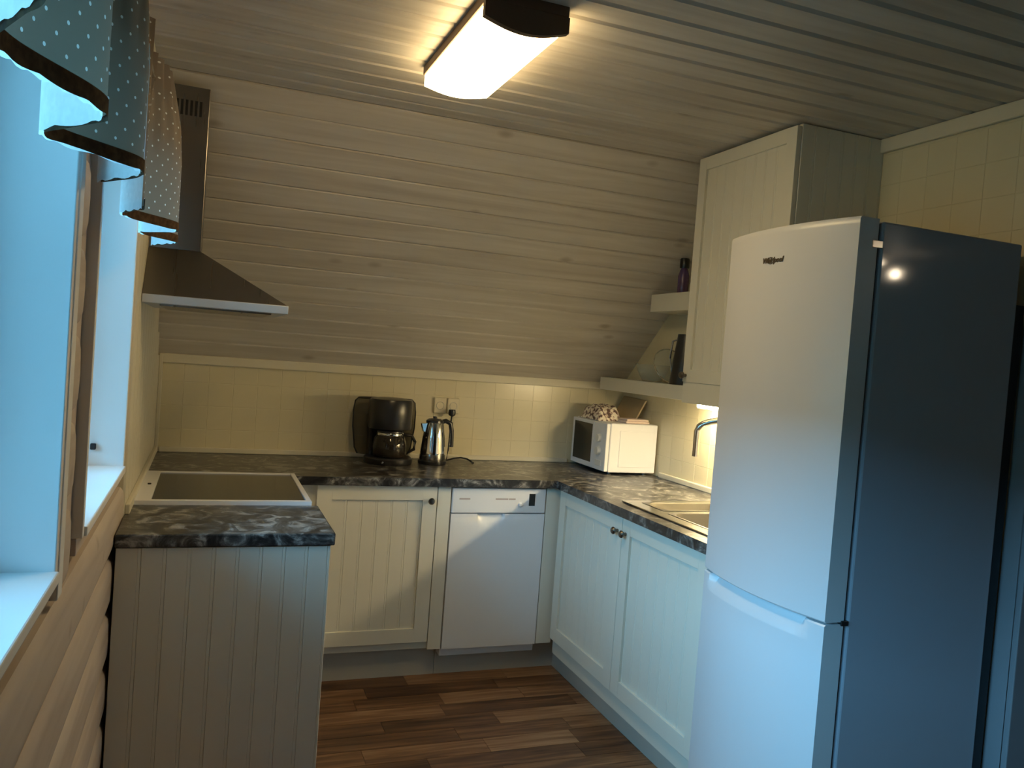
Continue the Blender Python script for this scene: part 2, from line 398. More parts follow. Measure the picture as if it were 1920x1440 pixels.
for n, (a, b2) in WIN.items():
    w = struct('window_%d' % n, (XW-.1, (a+b2)/2, ZW0))
    j = .02
    B(XW-.20, XL-.004, a-j, a, ZW0-j, ZW1+j).build('jamb', jambw, w, .002)
    B(XW-.20, XL-.004, b2, b2+j, ZW0-j, ZW1+j).build('jamb', jambw, w, .002)
    B(XW-.20, XL-.004, a, b2, ZW1, ZW1+j).build('head', jambw, w, .002)
    B(XW-.20, XL+.002, a, b2, ZW0-j, ZW0).build('sill', jambw, w, .003)
    B(XW, XW+.006, a-CW[n][0], a-j, ZW0-.055, ZW1+.07).build('casing', casem, w, .003)
    B(XW, XW+(.014 if n == 2 else .0305), b2+j, b2+CW[n][1], ZW0-.055, ZW1+.07).build('casing', trimw if n == 2 else jambw, w, .003)
    B(XW, XW+.014, a-j, b2+j, ZW1+j, ZW1+.07).build('casing', casem, w, .003)
    B(XW, XW+.018, a-j, b2+j, ZW0-.055, ZW0-j).build('apron', casem, w, .003)
    f = .05; q = MB(); x0, x1 = XW-.19, XW-.145
    q.box(x0, x1, a, a+f, ZW0, ZW1).box(x0, x1, b2-f, b2, ZW0, ZW1).box(x0, x1, a+f, b2-f, ZW0, ZW0+f).box(x0, x1, a+f, b2-f, ZW1-f, ZW1)
    fr_ = q.build('sash', jambw, w)
    B(XW-.170, XW-.164, a+f, b2-f, ZW0+f, ZW1-f).build('pane', pane, fr_)
    if n == 2: B(XW-.06, XW-.045, b2-.012, b2, 1.10, 1.118).build('latch', blackp, w, .003)

# unseen dark hillside, added and shaped to block low sky light outside the windows
blockm = mottled(mat('dusk_hillside', (.03, .045, .025), .9), (.05, .065, .035), 2)
prof = [(-2.2, -.7), (-5, -.6), (-9, .6), (-16, 3.0), (-28, 6.2), (-45, 10.2)]; q = MB()
for x, z in prof: q.v += [(x, -60, z), (x, 60, z)]
for i in range(len(prof)-1): q.f.append((2*i, 2*i+1, 2*i+3, 2*i+2))
b_ = len(q.v); q.v += [(-2.2, -60, -1.5), (-2.2, 60, -1.5), (-45, -60, -1.5), (-45, 60, -1.5)]
q.f += [(b_, b_+2, b_+3, b_+1), (0, b_, b_+1, 1), (10, 11, b_+3, b_+2)]
q.build('ground', blockm, kind='structure')

# ---------------------------------------------------------------- worktops
q = MB(); t0 = HW-.036
q.box(XL, XR, 0, YB, t0, HW)
SX0, SX1, SY0, SY1 = .095, .53, -1.13, -.51      # sink cut-out
q.box(0, SX0, -1.19, 0, t0, HW).box(SX1, XR, -1.19, 0, t0, HW).box(SX0, SX1, SY1, 0, t0, HW).box(SX0, SX1, -1.19, SY0, t0, HW)
top = q.build('worktop', worktop, label='dark slate patterned worktop running along the back wall and under the sink', category='worktop')
B(XL, -1.149, -1.011, -.602, t0, HW).build('worktop', worktop, None, .004, label='short dark slate worktop beside the window in front of the cooker', category='worktop')

# ---------------------------------------------------------------- cabinets
def strip(mb, w, ln, fn):
    t = .006
    prof = [(0, 0), (0, t-.0014), (.0012, t), (w-.0100, t), (w-.009, t-.0012), (w-.008, t), (w-.0018, t), (w-.0004, t-.0016), (w-.0004, 0)]
    return mb.prism(prof, fn, 0, ln)
def door(parent, fn, u0, u1, v0, v1, fw=.062, pitch=.063, knob=None, name='door', th=.019):
    """framed door; fn(u,v,w) maps width, height, outward depth to the room"""
    def bx(mb, a0, a1, c0, c1, w0, w1):
        return mb.hexa([fn(a0, c0, w0), fn(a1, c0, w0), fn(a1, c0, w1), fn(a0, c0, w1)], [fn(a0, c1, w0), fn(a1, c1, w0), fn(a1, c1, w1), fn(a0, c1, w1)])
    m = MB()
    bx(m, u0, u0+fw, v0, v1, 0, th); bx(m, u1-fw, u1, v0, v1, 0, th)
    bx(m, u0+fw, u1-fw, v0, v0+fw, 0, th); bx(m, u0+fw, u1-fw, v1-fw, v1, 0, th)
    bx(m, u0+fw, u1-fw, v0+fw, v1-fw, 0, .004)
    d = m.build(name, paint, parent, .0015)
    n = max(1, round((u1-u0-2*fw)/pitch)); p = (u1-u0-2*fw)/n
    for i in range(n):
        strip(MB(), p, v1-v0-2*fw, lambda u, v, a: fn(u0+fw+i*p+u, v0+fw+a, .004+v)).build('board', paint, d)
    if knob:
        u, v = knob; ring = MB()
        prof = [(.006, 0), (.006, .010), (.013, .016), (.015, .022), (.011, .028), (.0, .030)]
        vs = []; nn = 16
        for kk in range(nn):
            a = 2*math.pi*kk/nn
            vs += [fn(u+r_*math.cos(a), v+r_*math.sin(a), th+h) for r_, h in prof]
        mm = len(prof)
        ring.add(vs, [(kk*mm+i, ((kk+1) % nn)*mm+i, ((kk+1) % nn)*mm+i+1, kk*mm+i+1) for kk in range(nn) for i in range(mm-1)])
        ring.build('knob', pewter, d, smooth=True, label='small dark metal knob')
    return d
fY = lambda y0: (lambda u, v, w: (u, y0-w, v))         # faces the camera side (-Y)
fX = lambda x0: (lambda u, v, w: (x0-w, u, v))         # faces left (-X)
fXp = lambda x0: (lambda u, v, w: (x0+w, u, v))        # faces right (+X)
zt = t0-.002
# back base cabinet
c = thing('base_cabinet', (-.85, .3, 0), 'cream base cabinet with one grooved door beside the white dishwasher', 'cabinet')
MB().box(-1.15, -.494, .041, YB-.01, .14, zt).box(-.552, -.494, .021, .041, .14, zt).build('carcass', paint, c, .001)
door(c, fY(.040), -1.07, -.556, .175, .862, knob=(-.585, .800))
B(-1.15, -.496, .095, .11, 0, .138).build('plinth', plinthm, c)
# sink cabinet
c = thing('sink_cabinet', (.33, -.6, 0), 'long cream base cabinet with two doors and paired knobs under the sink', 'cabinet')
MB().box(.041, .06, -1.188, .0, .10, zt).box(.06, XR-.01, -1.188, -1.17, .10, zt).box(.06, XR-.01, -.02, 0, .10, zt).box(.06, XR-.01, -1.17, -.02, .10, .12).build('carcass', paint, c)
door(c, fX(.040), -.596, -.004, .172, .860, knob=(-.565, .800))
door(c, fX(.040), -1.186, -.600, .172, .860, knob=(-.631, .800))
B(.088, .10, -1.188, .094, 0, .165).build('plinth', plinthm, c)
B(-.036, .040, .021, .04, .138, zt).build('corner_post', paint, c, .002)
# peninsula cabinet
c = thing('end_cabinet', (-1.44, -.8, 0), 'grooved panel end cabinet under the short worktop by the windows', 'cabinet')
B(XL+.004, -1.180, -.996, -.606, 0, zt).build('carcass', paint, c)
B(XL+.004, -1.160, -1.000, -.996, 0, zt).build('end_panel', paint, c)
pn = [o for o in c.children if o.name.startswith('end_panel')][0]
w = (-1.160-XL-.004)/9
for i in range(9):
    strip(MB(), w, zt-.001, lambda u, v, a: (XL+.004+i*w+u, -1.0-v, .001+a)).build('board', paint, pn)
door(c, fXp(-1.180), -.992, -.612, .12, .858)
# upper cabinet
YC0, YC1, XC = -1.122, -.549, .267
c = thing('wall_cupboard', (.46, -.83, 1.40), 'tall cream wall cupboard reaching the ceiling beside the fridge', 'cupboard')
B(XC+.022, XR, YC0+.008, YC1, 1.402, ZC-.004).build('carcass', paint, c)
door(c, fX(XC+.020), YC0, YC1, 1.402, ZC-.012, fw=.05, pitch=.06, knob=(YC1-.024, 1.428))
sp = B(XC+.022, XR, YC0+.004, YC0+.008, 1.402, ZC-.004).build('side_panel', paint, c)
w = (XR-XC-.022)/6
for i in range(6): strip(MB(), w, ZC-.004-1.402, lambda u, v, a: (XC+.022+i*w+u, YC0+.004-v, 1.402+a)).build('board', paint, sp)
B(XC+.005, XC+.022, YC0+.008, YC1, 1.318, 1.402).build('light_rail', paint, c, .002)

# shelves on the right wall reaching the sloping boards
def shelf(z0, z1, x0, y1, label):
    ya = YB-((z1-SZ)*(YB-SY)/(ZC-SZ) if z1 > SZ else 0)-.006; yb = YB-((z0-SZ)*(YB-SY)/(ZC-SZ) if z0 > SZ else 0)-.006
    MB().hexa([(x0, y1, z0), (XR, y1, z0), (XR, min(ya, yb), z0), (x0, min(ya, yb), z0)], [(x0, y1, z1), (XR, y1, z1), (XR, ya, z1), (x0, ya, z1)]).build('wall_shelf', paint, None, .002, label=label, category='shelf')
shelf(1.312, 1.378, .475, YC1+.002, 'lower white wall shelf above the microwave holding a glass bowl')
shelf(1.718, 1.802, .475, YC1+.002, 'short upper white wall shelf holding a dark capped bottle')

# under-cupboard lamp
t = thing('under_cabinet_lamp', (.55, -.60, 1.285), 'lit lamp strip fixed under the lower wall shelf and cupboard', 'lamp')
B(.515, .590, -.95, -.28, 1.303, 1.3115).build('housing', plastw, t, .002)
B(.522, .583, -.945, -.285, 1.285, 1.303).build('diffuser', tubelit, t, .006)

# ---------------------------------------------------------------- dishwasher
t = thing('dishwasher', (-.264, .3, 0), 'slim white dishwasher with black display built in under the back worktop', 'dishwasher')
B(-.488, -.040, .045, YB-.02, .10, zt-.002).build('tub', enamel, t)
DX0, DX1, DY = -.487, -.041, .020
q = MB(); nx = 24; zs = [.138, .40, .60, .66, .685, .705, .722, .738, .742]
hx, hw = -.300, .066
def scoop(x, z):
    dx = abs(x-hx)/hw
    if dx >= 1: return 0
    depth = .062*math.sqrt(1-dx*dx)       # curved lip below the joint
    f = (z-(.742-depth))/depth
    return .020*max(0, min(1, f))**.8
xs_ = [DX0+(DX1-DX0)*i/nx for i in range(nx+1)]
xs_ = sorted(set([DX0, DX1]+[hx-hw+2*hw*i/20 for i in range(21)]))
for x in xs_:
    for z in zs: q.v.append((x, DY+scoop(x, z), z))
m = len(zs); k = len(xs_)
for i in range(k-1):
    for j in range(m-1): q.f.append((i*m+j, (i+1)*m+j, (i+1)*m+j+1, i*m+j+1))
base = len(q.v)
q.v += [(DX0, .044, zs[0]), (DX1, .044, zs[0]), (DX1, .044, zs[-1]), (DX0, .044, zs[-1])]
q.f += [(base, base+1, base+2, base+3), tuple([i*m for i in range(k-1, -1, -1)]+[base, base+1]), tuple([i*m+m-1 for i in range(k)]+[base+2, base+3]),
        tuple([j for j in range(m)]+[base+3, base]), tuple([(k-1)*m+j for j in range(m-1, -1, -1)]+[base+1, base+2])]
q.build('door', enamel, t, smooth=True)
cp = B(DX0, DX1, DY-.002, .044, .746, zt-.004).build('control_panel', enamel, t, .004)
B(-.1235, -.0945, DY-.0035, DY-.0015, .780, .835).build('display', blackg, cp, label='small black display window')
grey = mottled(mat('grey_print', (.42, .36, .36), .6), (.5, .44, .44), 20)
for x0, x1, z in ((-.455, -.405, .806), (-.285, -.225, .806), (-.222, -.19, .806)):
    B(x0, x1, DY-.0026, DY-.0019, z, z+.007).build('print_mark', grey, cp)
MB().lathe([(.009, 0), (.008, -.006), (0, -.007)], (-.165, DY-.002, .785), 16, 'Y').build('button', enamel, cp, smooth=True)
B(DX0-.007, .088, .095, .11, 0, .136).build('plinth', plinthm, t)

# ---------------------------------------------------------------- cooker
t = thing('cooker', (-1.45, -.3, 0), 'white freestanding cooker with black ceramic hob beside the window wall', 'cooker')
CX = -1.170
B(XL+.006, CX-.03, -.597, -.004, .02, .885).build('body', enamel, t, .003)
MB().box(XL+.004, -1.668, -.598, -.003, .885, .912).box(-1.668, CX, -.598, -.575, .885, .912).box(-1.668, CX, -.022, -.003, .885, .912).box(CX-.016, CX, -.575, -.022, .885, .912).box(-1.668, CX-.016, -.575, -.022, .885, .900).build('hob_frame', enamel, t)
hob = B(-1.668, CX-.016, -.575, -.022, .900, .9075).build('hob_glass', blackg, t)
MB().lathe([(.006, 0), (.006, .004), (0, .005)], (-1.69, -.30, .912), 14).build('vent_cap', blackp, t, smooth=True)
B(CX-.03, CX-.006, -.58, -.02, .18, .72).build('oven_door', enamel, t, .004)
od = [o for o in t.children if o.name.startswith('oven_door')][0]
B(CX-.006, CX-.003, -.50, -.10, .30, .60).build('oven_window', blackg, od)
MB().tube([(CX+.025, -.54, .69), (CX+.025, -.06, .69)], .008, 10).tube([(CX-.006, -.52, .69), (CX+.025, -.52, .69)], .006).tube([(CX-.006, -.08, .69), (CX+.025, -.08, .69)], .006).build('handle', enamel, od, smooth=True)
B(CX-.03, CX-.008, -.585, -.015, .735, .88).build('control_panel', enamel, t, .004)
cp = [o for o in t.children if o.name.startswith('control_panel')][0]
for i in range(5): MB().lathe([(.018, 0), (.016, .016), (0, .018)], (CX-.008, -.50+i*.1, .81), 18, 'X').build('knob', enamel, cp, smooth=True)
B(CX-.03, CX-.010, -.58, -.02, .04, .17).build('drawer', enamel, t, .004)

# ---------------------------------------------------------------- sink and tap
t = thing('sink', (.31, -.82, HW), 'inset stainless steel double bowl sink in the dark worktop', 'sink')
q = MB(); z1 = HW+.006
B0 = [(.135, .50, -.705, -.545), (.125, .50, -1.085, -.755)]     # bowls: x0,x1,y0,y1
ys = [SY0-.018, B0[1][2], B0[1][3], B0[0][2], B0[0][3], SY1+.018]; x0s, x1s = SX0-.028, SX1+.018
for i in (0, 2, 4): q.box(x0s, x1s, ys[i], ys[i+1], HW+.001, z1)
for bx_ in B0: q.box(x0s, bx_[0], bx_[2], bx_[3], HW+.001, z1).box(bx_[1], x1s, bx_[2], bx_[3], HW+.001, z1)
q.build('rim', bright, t, .002)
def bowl(x0, x1, y0, y1, dep, r=.06):
    def ring(ins, z):
        o = []; rr_ = max(.012, r-ins)
        for cx, cy, a0 in ((x1-ins-rr_, y1-ins-rr_, 0), (x0+ins+rr_, y1-ins-rr_, 90), (x0+ins+rr_, y0+ins+rr_, 180), (x1-ins-rr_, y0+ins+rr_, 270)):
            for k in range(7):
                a = math.radians(a0+15*k); o.append((cx+rr_*math.cos(a), cy+rr_*math.sin(a), z))
        return o
    m = MB(); rs = [ring(-.004, HW+.0075), ring(.004, HW+.0075), ring(.006, HW+.003), ring(.012, HW-dep*.8), ring(.030, HW-dep)]
    # corner fillers between square cut and rounded bowl edge
    for rg in rs: m.v += rg
    n_ = len(rs[0])
    for a in range(len(rs)-1):
        for k in range(n_): m.f.append((a*n_+k, a*n_+(k+1) % n_, (a+1)*n_+(k+1) % n_, (a+1)*n_+k))
    m.f.append(tuple((len(rs)-1)*n_+k for k in range(n_)))
    corners = [(x1+.004, y1+.004), (x0-.004, y1+.004), (x0-.004, y0-.004), (x1+.004, y0-.004)]
    for ci, (cx, cy) in enumerate(corners):
        b_ = len(m.v); m.v.append((cx, cy, HW+.0072))
        for k in range(6): m.f.append((b_, ci*7+k, ci*7+k+1))
    return m
for (a, b_, c_, d_), dp in zip(B0, (.14, .165)):
    bo = bowl(a, b_, c_, d_, dp).build('bowl', bowlsteel, t, smooth=True)
    MB().lathe([(.035, 0), (.033, .003), (.022, .001), (0, .001)], ((a+b_)/2, (c_+d_)/2, HW-dp+.0005), 20).build('drain', chrome, bo, smooth=True)
t = thing('kitchen_tap', (.56, -.78, HW+.006), 'curved chrome swan neck kitchen tap rising behind the sink', 'tap')
MB().lathe([(.026, 0), (.026, .02), (.021, .03), (.021, .09), (.016, .10)], (.585, -.80, HW), 20).build('base', chrome, t, smooth=True)
dirv = Vector((.335-.585, -.585+.80, 0)); pth = [Vector((.585, -.80, HW+.09)), Vector((.585, -.80, 1.16))]
for i in range(1, 13):
    a = math.pi*i/12; R_ = dirv.length/2; pth.append(Vector((.585, -.80, 1.21))+dirv/2*(1-math.cos(a))+Vector((0, 0, .056*math.sin(a))))
pth.append(Vector((.335, -.585, 1.105)))
MB().tube(pth, .0135, 12).build('spout', chrome, t, smooth=True)
MB().tube([(.585, -.80, .975), (.585, -.86, .99), (.585, -.90, 1.01)], [.010, .008, .006], 10).build('lever', chrome, t, smooth=True)

# ---------------------------------------------------------------- fridge freezer
FY0, FY1, FZ = -1.732, -1.195, 1.872
t = thing('fridge_freezer', (.3, -1.46, 0), 'tall white fridge freezer with curved doors standing beside the sink cabinet', 'fridge')
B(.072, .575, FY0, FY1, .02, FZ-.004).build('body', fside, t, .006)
for x in (.12, .48):
    for y in (FY0+.03, FY1-.08): B(x, x+.05, y, y+.05, 0, .02).build('foot', blackp, t)
def fx(y):      # bulged front
    u = (y-(FY0+FY1)/2)/((FY1-FY0)/2); return -.004-.040*(1-u*u)
def fdoor(z0, z1, name, scoopz=None, arch=0):
    q = MB(); ny = 26; ysd = [FY0+(FY1-FY0)*i/ny for i in range(ny+1)]
    zs = [z0, z0+.004]+[z0+(z1-z0)*k for k in (.3, .6, .9)]+([z1-.055, z1-.05, z1-.03, z1-.012, z1-.004, z1] if scoopz else [z1-.02, z1-.006, z1])
    zs = sorted(set(round(z, 4) for z in zs))
    def X(y, z):
        x = fx(y)
        if scoopz:
            u = (y-FY0)/(FY1-FY0); e = min(1, max(0, min(u-.10, .93-u)/.05))
            e = e*e*(3-2*e); x += .034*e*max(0, min(1, (z-(z1-.050))/.046))
        return x
    for y in ysd:
        for z in zs:
            ins = .004 if z in (zs[0], zs[-1]) else 0
            q.v.append((X(y, z)+ins, y, z))
    m_ = len(zs); k_ = len(ysd)
    for i in range(k_-1):
        for j in range(m_-1): q.f.append((i*m_+j, i*m_+j+1, (i+1)*m_+j+1, (i+1)*m_+j))
    bb = len(q.v); xb = .058
    q.v += [(xb, FY0, z0), (xb, FY1, z0), (xb, FY1, z1), (xb, FY0, z1)]
    q.f += [(bb, bb+1, bb+2, bb+3), tuple([i*m_ for i in range(k_)]+[bb+1, bb]), tuple([i*m_+m_-1 for i in range(k_)]+[bb+2, bb+3]),
            tuple([j for j in range(m_)]+[bb+3, bb]), tuple([(k_-1)*m_+j for j in range(m_)]+[bb+2, bb+1])]
    return q.build(name, fridgew, t, smooth=True)
ud = fdoor(.826, FZ, 'upper_door'); ld = fdoor(.09, .820, 'lower_door', True)
B(.575, .612, FY0+.006, FY1-.03, .10, 1.70).build('condenser', blackp, t, label='black rear condenser')  # black block added to paint the shadow gap between fridge and wall
B(.030, .072, FY0+.03, FY1-.03, .03, .085).build('kick_grille', fside, t, .003)
B(.058, .072, FY0+.012, FY1-.012, .09, FZ-.01).build('door_gasket', blackp, t)
B(.048, .071, FY0-.004, FY0+.014, .816, .830).build('hinge', blackp, t, .002, label='black middle hinge')
B(.040, .075, FY0-.002, FY0+.02, FZ-.075, FZ-.055).build('hinge', bright, t, .002)
cu = bpy.data.curves.new('logo_lettering', 'FONT'); cu.body = 'Whirlpool'; cu.size = .021; cu.extrude = .0006; cu.shear = .3; cu.align_x = 'CENTER'; cu.resolution_u = 2; cu.offset = .0008
tmp = bpy.data.objects.new('logo_lettering', cu); C.objects.link(tmp)
me = bpy.data.meshes.new_from_object(tmp.evaluated_get(bpy.context.evaluated_depsgraph_get())); bpy.data.objects.remove(tmp)
inkm = mottled(mat('dark_badge_print', (.07, .05, .03), .4), (.10, .07, .04), 20)
me.materials.clear(); me.materials.append(inkm)
yl = -1.452; o = place('logo_lettering', me, ud, (fx(yl)-.0012, yl, 1.772))
o.rotation_euler = Matrix(((0, 0, -1), (-1, 0, 0), (0, 1, 0))).to_euler()
q = MB(); pts = [(.013*math.cos(a), .009*math.sin(a)) for a in [math.radians(20+i*16) for i in range(20)]]
q.tube([(fx(yl)-.001, yl+.008-u, 1.778+v) for u, v in pts], .0012, 6); q.build('logo_ring', inkm, ud)

# ---------------------------------------------------------------- cooker hood
t = thing('cooker_hood', (-1.55, -.3, 1.53), 'stainless steel chimney cooker hood on the window wall', 'hood')
HX, HY0, HY1 = -1.287, -.60, -.02; KX, KY0, KY1 = -1.568, -.435, -.185
MB().box(XL+.001, HX, HY0, HY1, 1.533, 1.560).build('canopy_edge', edgem, t, .002)
MB().hexa([(XL+.001, HY0+.002, 1.560), (HX-.002, HY0+.002, 1.560), (HX-.002, HY1-.002, 1.560), (XL+.001, HY1-.002, 1.560)],
          [(XL+.001, KY0, 1.722), (KX, KY0, 1.722), (KX, KY1, 1.722), (XL+.001, KY1, 1.722)]).build('canopy', steel, t, .002)
za, zb_ = slope_z(KY0)-.03, slope_z(KY1)-.03
ch = MB().hexa([(XL+.001, KY0, 1.722), (KX, KY0, 1.722), (KX, KY1, 1.722), (XL+.001, KY1, 1.722)], [(XL+.001, KY0, za), (KX, KY0, za), (KX, KY1, zb_), (XL+.001, KY1, zb_)]).build('chimney', steel, t, .002)
for i in range(6):
    B(-1.672+i*.0145, -1.672+i*.0145+.008, KY0-.0015, KY0+.0005, 2.165, 2.215).build('vent_slot', blackp, ch)
B(XL+.05, HX-.05, HY0+.05, HY1-.05, 1.528, 1.534).build('grease_filter', steel, t, .001)

# ---------------------------------------------------------------- ceiling lamp
LX0, LX1, LY0, LY1 = -.962, -.762, -1.525, -.925
t = thing('ceiling_lamp', (-.862, -1.22, ZC), 'lit rectangular ceiling lamp with white curved diffuser and brown end caps', 'lamp')
B(LX0-.006, LX1+.006, LY0, LY1, ZC-.026, ZC).build('base_plate', brownm, t, .002)
def lens(mb, x0, x1, h0, h1, y0, y1, n=14):
    poly = [(x0, ZC-.026), (x0, ZC-h0)]+[(x0+(x1-x0)*i/n, ZC-h0-(h1-h0)*math.sin(math.pi*i/n)) for i in range(1, n)]+[(x1, ZC-h0), (x1, ZC-.026)]
    return mb.prism(poly, lambda u, v, a: (u, a, v), y0, y1)
lens(MB(), LX0, LX1, .058, .074, LY0+.018, LY1).build('diffuser', diffuser, t, smooth=True, label='glowing white curved diffuser')
lens(MB(), LX0-.008, LX1+.008, .064, .086, LY0, LY0+.018).build('end_cap', brownm, t, smooth=True)

# small ceiling spots of the adjoining room (mirrored in the fridge side)
s_ = thing('ceiling_spot_bar', (2.55, -4.18, ZC), 'ceiling fitting with two small lit spots in the dark adjoining room', 'lamp')
B(2.44, 2.66, -4.21, -4.15, ZC-.018, ZC).build('base_plate', plastw, s_, .004)
for x, y, z, r_ in ((2.60, -4.17, 2.17, .032), (2.50, -4.20, 2.235, .017)):
    MB().tube([(x, y, ZC-.018), (x, y, z+r_*.9)], .006, 8).build('stem', plastw, s_, smooth=True)
    MB().lathe([(0, r_), (r_*.5, r_*.87), (r_*.87, r_*.5), (r_, 0), (r_*.87, -r_*.5), (r_*.5, -r_*.87), (0, -r_)], (x, y, z), 18).build('bulb', bulblit, s_, smooth=True)

# ---------------------------------------------------------------- valances
def valance(name, ctrl, label, zt_=2.0, zb=1.69, drop=0):
    ctrl = sorted(ctrl)                     # (y, x)
    def X(y):
        for (ya, xa), (yb, xb) in zip(ctrl, ctrl[1:]):
            if ya <= y <= yb:
                s = (y-ya)/(yb-ya); s = s*s*(3-2*s); return xa+(xb-xa)*s
        return ctrl[0][1] if y < ctrl[0][0] else ctrl[-1][1]
    y0, y1 = ctrl[0][0], ctrl[-1][0]; n = int((y1-y0)/.008)
    P = [(X(y0+(y1-y0)*i/n), y0+(y1-y0)*i/n) for i in range(n+1)]
    arc = [0]
    for a, b_ in zip(P, P[1:]): arc.append(arc[-1]+math.hypot(a[0]-b_[0], a[1]-b_[1]))
    nrm = []
    for i in range(n+1):
        a, b_ = P[max(i-1, 0)], P[min(i+1, n)]; dx, dy = b_[0]-a[0], b_[1]-a[1]; l = math.hypot(dx, dy); nrm.append((dy/l, -dx/l))   # toward the room
    t = thing(name, (sum(p[0] for p in P)/len(P), (y0+y1)/2, zb-.03), label, 'curtain')
    def sheet(zf, off, th, rows):
        q = MB(); q.uv = []
        for lay in (0,):
            for i in range(n+1):
                for z in rows:
                    zz = zf(i, z); k = max(0, (zz-1.88)/.15)**1.2
                    rip = .010*k*math.sin(arc[i]*2*math.pi/.045)
                    xm = sum(p[0] for p in ctrl_pts)/len(ctrl_pts) if False else -1.675
                    px = P[i][0]*(1-.55*k)+xm*.55*k
                    q.v.append((px+nrm[i][0]*(off+lay)+rip, P[i][1]+nrm[i][1]*(off+lay), zz)); q.uv.append((arc[i], zz))
        m_ = len(rows); h = (n+1)*m_
        for i in range(n):
            for j in range(m_-1):
                q.f.append((i*m_+j, (i+1)*m_+j, (i+1)*m_+j+1, i*m_+j+1))
        return q
    rows = [0, .08, .16, .24, .28, .30, .32, .34, .36, .38]
    sheet(lambda i, z: zb+z*(zt_+.05-zb)/.38, 0, .0012, rows).build('cloth', dotted, t, smooth=True)
    lz = lambda i, z: (zb-.003-.004*abs(math.sin(arc[i]*math.pi/.012)) if z == 0 else zb+z*(zt_-zb)/.38)
    sheet(lz, -.004, .0008, [0, .03, .1, .2, .3, .38]).build('lining', lacem, t, smooth=True, label='white lace edged lining')
    fz = lambda i, z: (zb-.004-.003*abs(math.sin(arc[i]*math.pi/.010)) if z == 0 else zb+.014)
    sheet(fz, .0018, .003, [0, 1]).build('fringe', fringem, t, label='dark brown fringe along the hem')
    MB().tube([(-1.675, y0-.03, zt_), (-1.675, y1+.03, zt_)], .006, 10).build('rod', bright, t, smooth=True)
    for ya in (y0-.025, y1+.017): B(XL-.016, -1.675, ya, ya+.008, zt_-.006, zt_+.006).build('bracket', bright, t)
valance('window_valance', [(-3.42, -1.66), (-3.22, -1.715), (-3.04, -1.65), (-2.86, -1.715), (-2.70, -1.65), (-2.53, -1.715), (-2.33, -1.65), (-2.18, -1.738), (-2.00, -1.635), (-1.84, -1.712)],
        'backlit dotted valance gathered over the large window farther from the cooker')
valance('window_valance', [(-1.62, -1.66), (-1.48, -1.712), (-1.28, -1.61), (-1.17, -1.70), (-1.02, -1.62), (-.86, -1.69)],
        'brown dotted valance gathered over the narrow window next to the cooker hood')

# ---------------------------------------------------------------- coffee maker
t = thing('coffee_maker', (-.69, .45, HW), 'black filter coffee maker with glass jug standing on the back worktop', 'coffee maker')
cx, cy = -.693, .45
MB().lathe([(.0, 0), (.112, 0), (.115, .006), (.115, .026), (.108, .032), (0, .032)], (cx, cy-.005, HW), 32).build('base', blackp, t, smooth=True)
MB().lathe([(.10, .165), (.103, .17), (.103, .295), (.098, .305), (.06, .311), (0, .312)], (cx, cy, HW), 32).build('filter_housing', blackp, t, smooth=True)
B(cx-.085, cx+.085, cy+.045, cy+.115, HW+.02, HW+.20).build('column', blackp, t, .012)
q = MB(); nn = 36
ring = lambda s: [(cx-.01+.152*s*math.copysign(abs(math.cos(a))**.8, math.cos(a)), cy+.085+.05*s*math.sin(a)) for a in [2*math.pi*i/nn for i in range(nn)]]
lev = [(.03, .80), (.06, .90), (.16, .99), (.24, 1.0), (.285, .96), (.30, .86)]
for h, s_ in lev: q.v += [(x, y, HW+h) for x, y in ring(s_)]
for a in range(len(lev)-1):
    for k in range(nn): q.f.append((a*nn+k, a*nn+(k+1) % nn, (a+1)*nn+(k+1) % nn, (a+1)*nn+k))
q.f += [tuple(range(nn-1, -1, -1)), tuple((len(lev)-1)*nn+k for k in range(nn))]
tank = q.build('water_tank', smoky, t, smooth=True)
q = MB()
for sgn in (-1, 1): q.tube([(cx-.01+sgn*.153*s_, cy+.085, HW+h) for h, s_ in lev], .0035, 8)
q.tube([(x, y, HW+.30) for x, y in ring(.86)], .004, 8, True); q.build('tank_rim', blackp, tank, smooth=True)
jug = MB().lathe([(.0, .034), (.070, .034), (.078, .045), (.082, .085), (.072, .125), (.060, .140), (.060, .146), (.0575, .146), (.0575, .139), (.069, .124), (.079, .085), (.075, .047), (0, .038)], (cx, cy-.02, HW), 30).build('jug', dglass, t, smooth=True)
MB().lathe([(.0, .039), (.073, .039), (.0775, .085), (.070, .118), (.0, .1182)], (cx, cy-.02, HW), 28).build('coffee', blackp, jug, smooth=True)
MB().lathe([(.0625, .132), (.064, .134), (.064, .146), (.0625, .148)], (cx, cy-.02, HW), 28).build('band', chrome, jug, smooth=True)
MB().lathe([(.062, .146), (.060, .156), (.02, .164), (0, .165)], (cx, cy-.02, HW), 28).build('jug_lid', blackp, jug, smooth=True)
MB().tube([(cx+.062, cy-.03, HW+.140), (cx+.10, cy-.05, HW+.138), (cx+.115, cy-.055, HW+.11), (cx+.112, cy-.055, HW+.075), (cx+.085, cy-.04, HW+.055)], [.007, .008, .008, .008, .006], 10).build('jug_handle', blackp, jug, smooth=True)
MB().lathe([(.006, 0), (.006, -.004), (0, -.005)], (cx-.05, cy-.117, HW+.016), 14, 'Y').build('switch', bulblit if False else bright, t, smooth=True)

